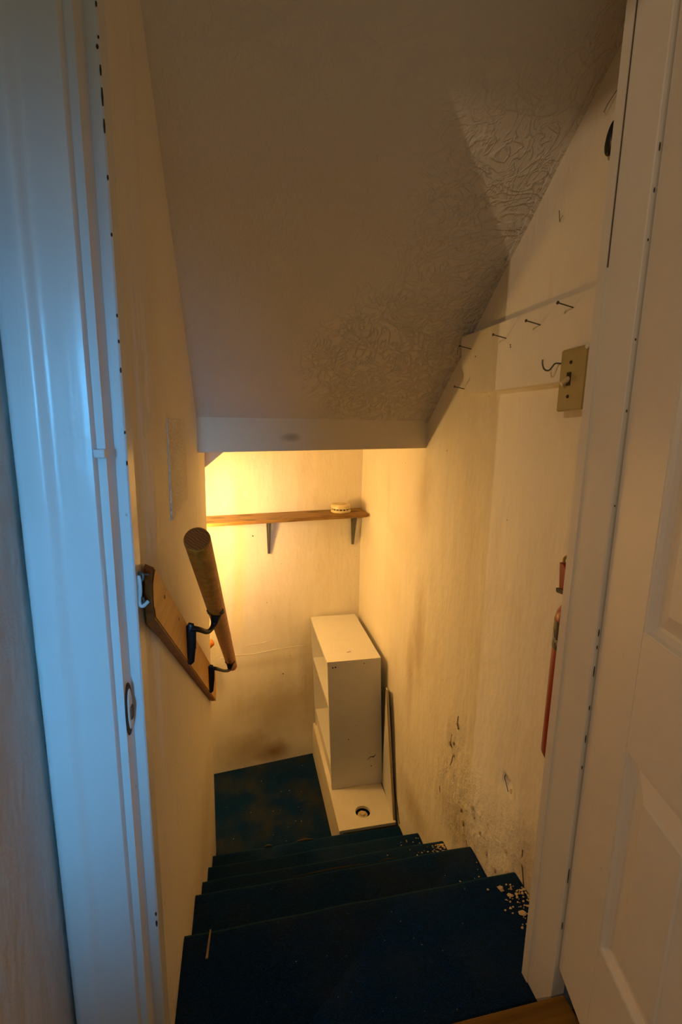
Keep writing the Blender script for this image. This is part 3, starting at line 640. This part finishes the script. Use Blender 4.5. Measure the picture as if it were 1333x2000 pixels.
# unknown dark rounded thing, partly behind the frame
b = bmesh.new(); bmesh.ops.create_uvsphere(b, u_segments=24, v_segments=16, radius=1)
for v in b.verts:
    t = (v.co.z+1)/2; k = .013*(1-.85*t**1.3); v.co = Vector((.648+v.co.x*.009, .829+v.co.y*k*1.1-.006*t, .492+v.co.z*.024+.005*t))
hd = empty('wall_hook', (.65, .83, .47), 'black rounded hook high on the right wall by the frame', 'hook')
build('hook', b, 'black', hd, smooth=True); build('back_plate', lathe((.6605, .829, .492), [(.008, 0), (.008, .006)], 16, axis=(-1, 0, 0)), 'black', hd)
# wisps of wire
def wire(name, pts, label, r=.0006):
    tag(build(name, tube(smoothpath(pts, 5), r, 6), 'nail'), label, 'wire')
wire('wire_wisp', [(.6595, .868, .560), (.650, .855, .552), (.651, .846, .562), (.653, .832, .572)], 'thin dark wire wisp sticking out above the black hook')
wire('wire_wisp', [(.6595, .975, .438), (.654, .962, .412), (.651, .955, .413), (.650, .947, .417)], 'thin bent wire sticking out of the wall above the hook board')

# ---------------------------------------------------------------- fire extinguisher
ec = Vector((.6145, .7365, 0)); R_ = .0375
ex = empty('fire_extinguisher', (ec.x, ec.y, -.69), 'red fire extinguisher hung on the right wall behind the door frame', 'fire extinguisher')
build('cylinder', lathe((ec.x, ec.y, -.652), [(.020, -.010), (.031, -.005), (R_, .008), (R_, .290), (.0355, .302), (.029, .315), (.018, .324), (.013, .328)], 40), 'red', ex, smooth=True)
bd = build('label_band', lathe((ec.x, ec.y, -.419), [(R_+.0006, 0), (R_+.0006, .056)], 40), 'black', ex, smooth=True, label='black band with white script lettering')
# white script strokes on the band (only the start of a word shows)
def onband(a, z): return Vector((ec.x+(R_+.0012)*math.cos(a), ec.y+(R_+.0012)*math.sin(a), z))
aL = math.radians(158)
for st_ in ([(0, .040), (.08, .030), (.04, .024)], [(.10, .030), (.18, .022), (.26, .028), (.30, .020)], [(.30, .020), (.40, .026), (.44, .016), (.52, .021)], [(.54, .019), (.62, .024), (.68, .012), (.78, .016)]):
    build('lettering', tube([onband(aL+a, -.424+z) for a, z in st_], .0011, 6), 'whiteink', bd)
build('neck', lathe((ec.x, ec.y, -.325), [(.012, 0), (.012, .012)], 20), 'brass', ex, smooth=True)
build('valve', box(ec.x-.012, ec.x+.012, ec.y-.014, ec.y+.020, -.314, -.296, .002), 'black', ex)
build('lever', prism([(ec.y-.012, -.316), (ec.y+.048, -.322), (ec.y+.050, -.313), (ec.y-.012, -.306)], 'x', ec.x-.014, ec.x+.002, .001), 'black', ex)
build('handle', prism([(ec.y+.020, -.311), (ec.y+.046, -.312), (ec.y+.052, -.262), (ec.y+.040, -.262), (ec.y+.020, -.280)], 'x', ec.x-.010, ec.x+.004, .001), 'red', ex)
build('hanger', tube(smoothpath([(.6590, ec.y+.050, -.285), (.652, ec.y+.054, -.262), (.636, ec.y+.056, -.252), (.618, ec.y+.054, -.254), (.612, ec.y+.050, -.264)], 5), .003, 8), 'brass', ex, smooth=True)
build('wall_bracket', box(.6523, .6592, ec.y-.02, ec.y+.02, -.60, -.30, .001), 'steel', ex)

# ---------------------------------------------------------------- litter on the steps
def flake(b, x, y, z, s):
    n = random.choice((5, 6, 7)); a0 = random.random()*6; h = s*random.uniform(.25, .6); lo = []; hi = []
    for k in range(n):
        a = a0+k*math.tau/n; r = s*random.uniform(.55, 1.15); lo.append(b.verts.new((x+r*math.cos(a)*1.3, y+r*math.sin(a), z))); hi.append(b.verts.new((x+r*.75*math.cos(a)*1.3, y+r*.75*math.sin(a), z+h*random.uniform(.6, 1.2))))
    b.faces.new(lo[::-1]); b.faces.new(hi)
    for k in range(n): b.faces.new((lo[k], lo[(k+1) % n], hi[(k+1) % n], hi[k]))
zs = -1.1125
def debris(label, pts, z):
    b = bmesh.new()
    for x, y, s in pts: flake(b, x, y, z, s)
    build('plaster_debris', b, 'plaster', kind='stuff', label=label, cat='debris')
P1 = [(random.gauss(.625, .016), random.uniform(.765, .875), random.uniform(.0012, .0035)) for _ in range(70)]
P1 += [(.655-abs(random.gauss(0, .012)), random.uniform(.74, .86), random.uniform(.0015, .004)) for _ in range(60)]
debris('pale plaster crumbs heaped at the right end of the top step', [p for p in P1 if p[0] < .655], zs)
P2 = [(.655-abs(random.gauss(0, .022)), random.uniform(1.265, 1.30), random.uniform(.0015, .004)) for _ in range(40)]+[(.64-abs(random.gauss(0, .06)), random.uniform(1.19, 1.30), random.uniform(.001, .0028)) for _ in range(30)]
debris('pale plaster crumbs at the right end of the third step', [(x, min(y, 1.293), s) for x, y, s in P2], -1.4215)
P3 = [(random.uniform(.55, .655), random.uniform(1.42, 1.5), random.uniform(.0012, .003)) for _ in range(16)]; debris('few pale crumbs at the right end of the fourth step', P3, -1.5985)
P4 = [(random.uniform(.50, .65), random.uniform(.93, 1.08), random.uniform(.0012, .0028)) for _ in range(10)]; debris('scattered pale crumbs on the second step', P4, -1.2595)
P5 = [(random.uniform(-.1, .62), random.uniform(.62, .88), random.uniform(.0005, .0011)) for _ in range(24)]; debris('scattered specks of lint on the top step', P5, zs)
P6 = [(random.uniform(-.13, .36), random.uniform(1.85, 2.45), random.uniform(.0008, .0022)) for _ in range(26)]; debris('scattered specks on the landing carpet', P6, ZL+.0005)
for (x, y, s, lab) in ((.598, .868, .0075, 'long pale plaster flake near the nosing of the top step'), (.612, .848, .0065, 'jagged plaster flake at the middle of the top step heap'), (.617, .806, .0080, 'wide plaster flake in the heap nearest the door frame'), (.566, .872, .0035, 'single round crumb left of the top step heap'), (.598, .775, .0035, 'small crumb below the top step heap'), (.505, .612, .003, 'lone pale crumb just beyond the wooden threshold')):
    b = bmesh.new(); flake(b, x, y, zs, s); build('plaster_flake', b, 'plaster', label=lab, cat='flake', group='plaster flakes on the top step')
tag(build('wood_splinter', hexa([(-.095, .845, -1.1115), (-.090, .845, -1.1115), (-.0865, .902, -1.1105), (-.0895, .902, -1.1105), (-.095, .845, -1.109), (-.090, .845, -1.109), (-.0865, .902, -1.108), (-.0895, .902, -1.108)]), 'splinter'), 'thin pale wood splinter lying at the left end of the top step', 'splinter')

# ---------------------------------------------------------------- assumed lamps (both outside the frame)
lp = empty('assumed_bulb', (-.245, 2.095, -.46), 'assumed bare warm bulb in a white holder under the landing soffit', 'lamp')  # landing lamp assumed from the light; bulb, holder and cord are unseen
build('cord', tube([(-.245, 2.095, -.405), (-.245, 2.095, -.285)], .003, 6), 'laminate', lp)
build('holder', lathe((-.245, 2.095, -.44), [(.014, 0), (.017, .01), (.017, .035), (.008, .045)], 20), 'laminate', lp, smooth=True)
b = bmesh.new(); bmesh.ops.create_icosphere(b, subdivisions=2, radius=.028); bmesh.ops.translate(b, verts=b.verts, vec=(-.245, 2.095, -.465)); build('bulb', b, 'bulb', lp, smooth=True)
tl = empty('assumed_pendant', (-1.32, -.48, .70), 'assumed pendant lamp behind the camera with an unseen dark shade added to cut its light', 'lamp')  # unseen room lamp, assumed from the light it throws
b = bmesh.new(); pr = [(.30, -.0165), (.295, .06), (.15, .16), (.02, .20)]  # unseen shade added so its rim cuts off the room lamp's upper light
S_ = []
for r, h in pr: S_.append([b.verts.new((-1.32+r*math.cos(k*math.tau/32), -.48+r*math.sin(k*math.tau/32), .70+h)) for k in range(32)])
for i in range(3):
    for k in range(32): b.faces.new((S_[i][k], S_[i][(k+1) % 32], S_[i+1][(k+1) % 32], S_[i+1][k]))
b.faces.new(S_[-1]); build('cutoff_shade', b, 'iron', tl, smooth=True)
build('cord', tube([(-1.32, -.48, .90), (-1.32, -.48, 1.2)], .003, 6), 'black', tl)
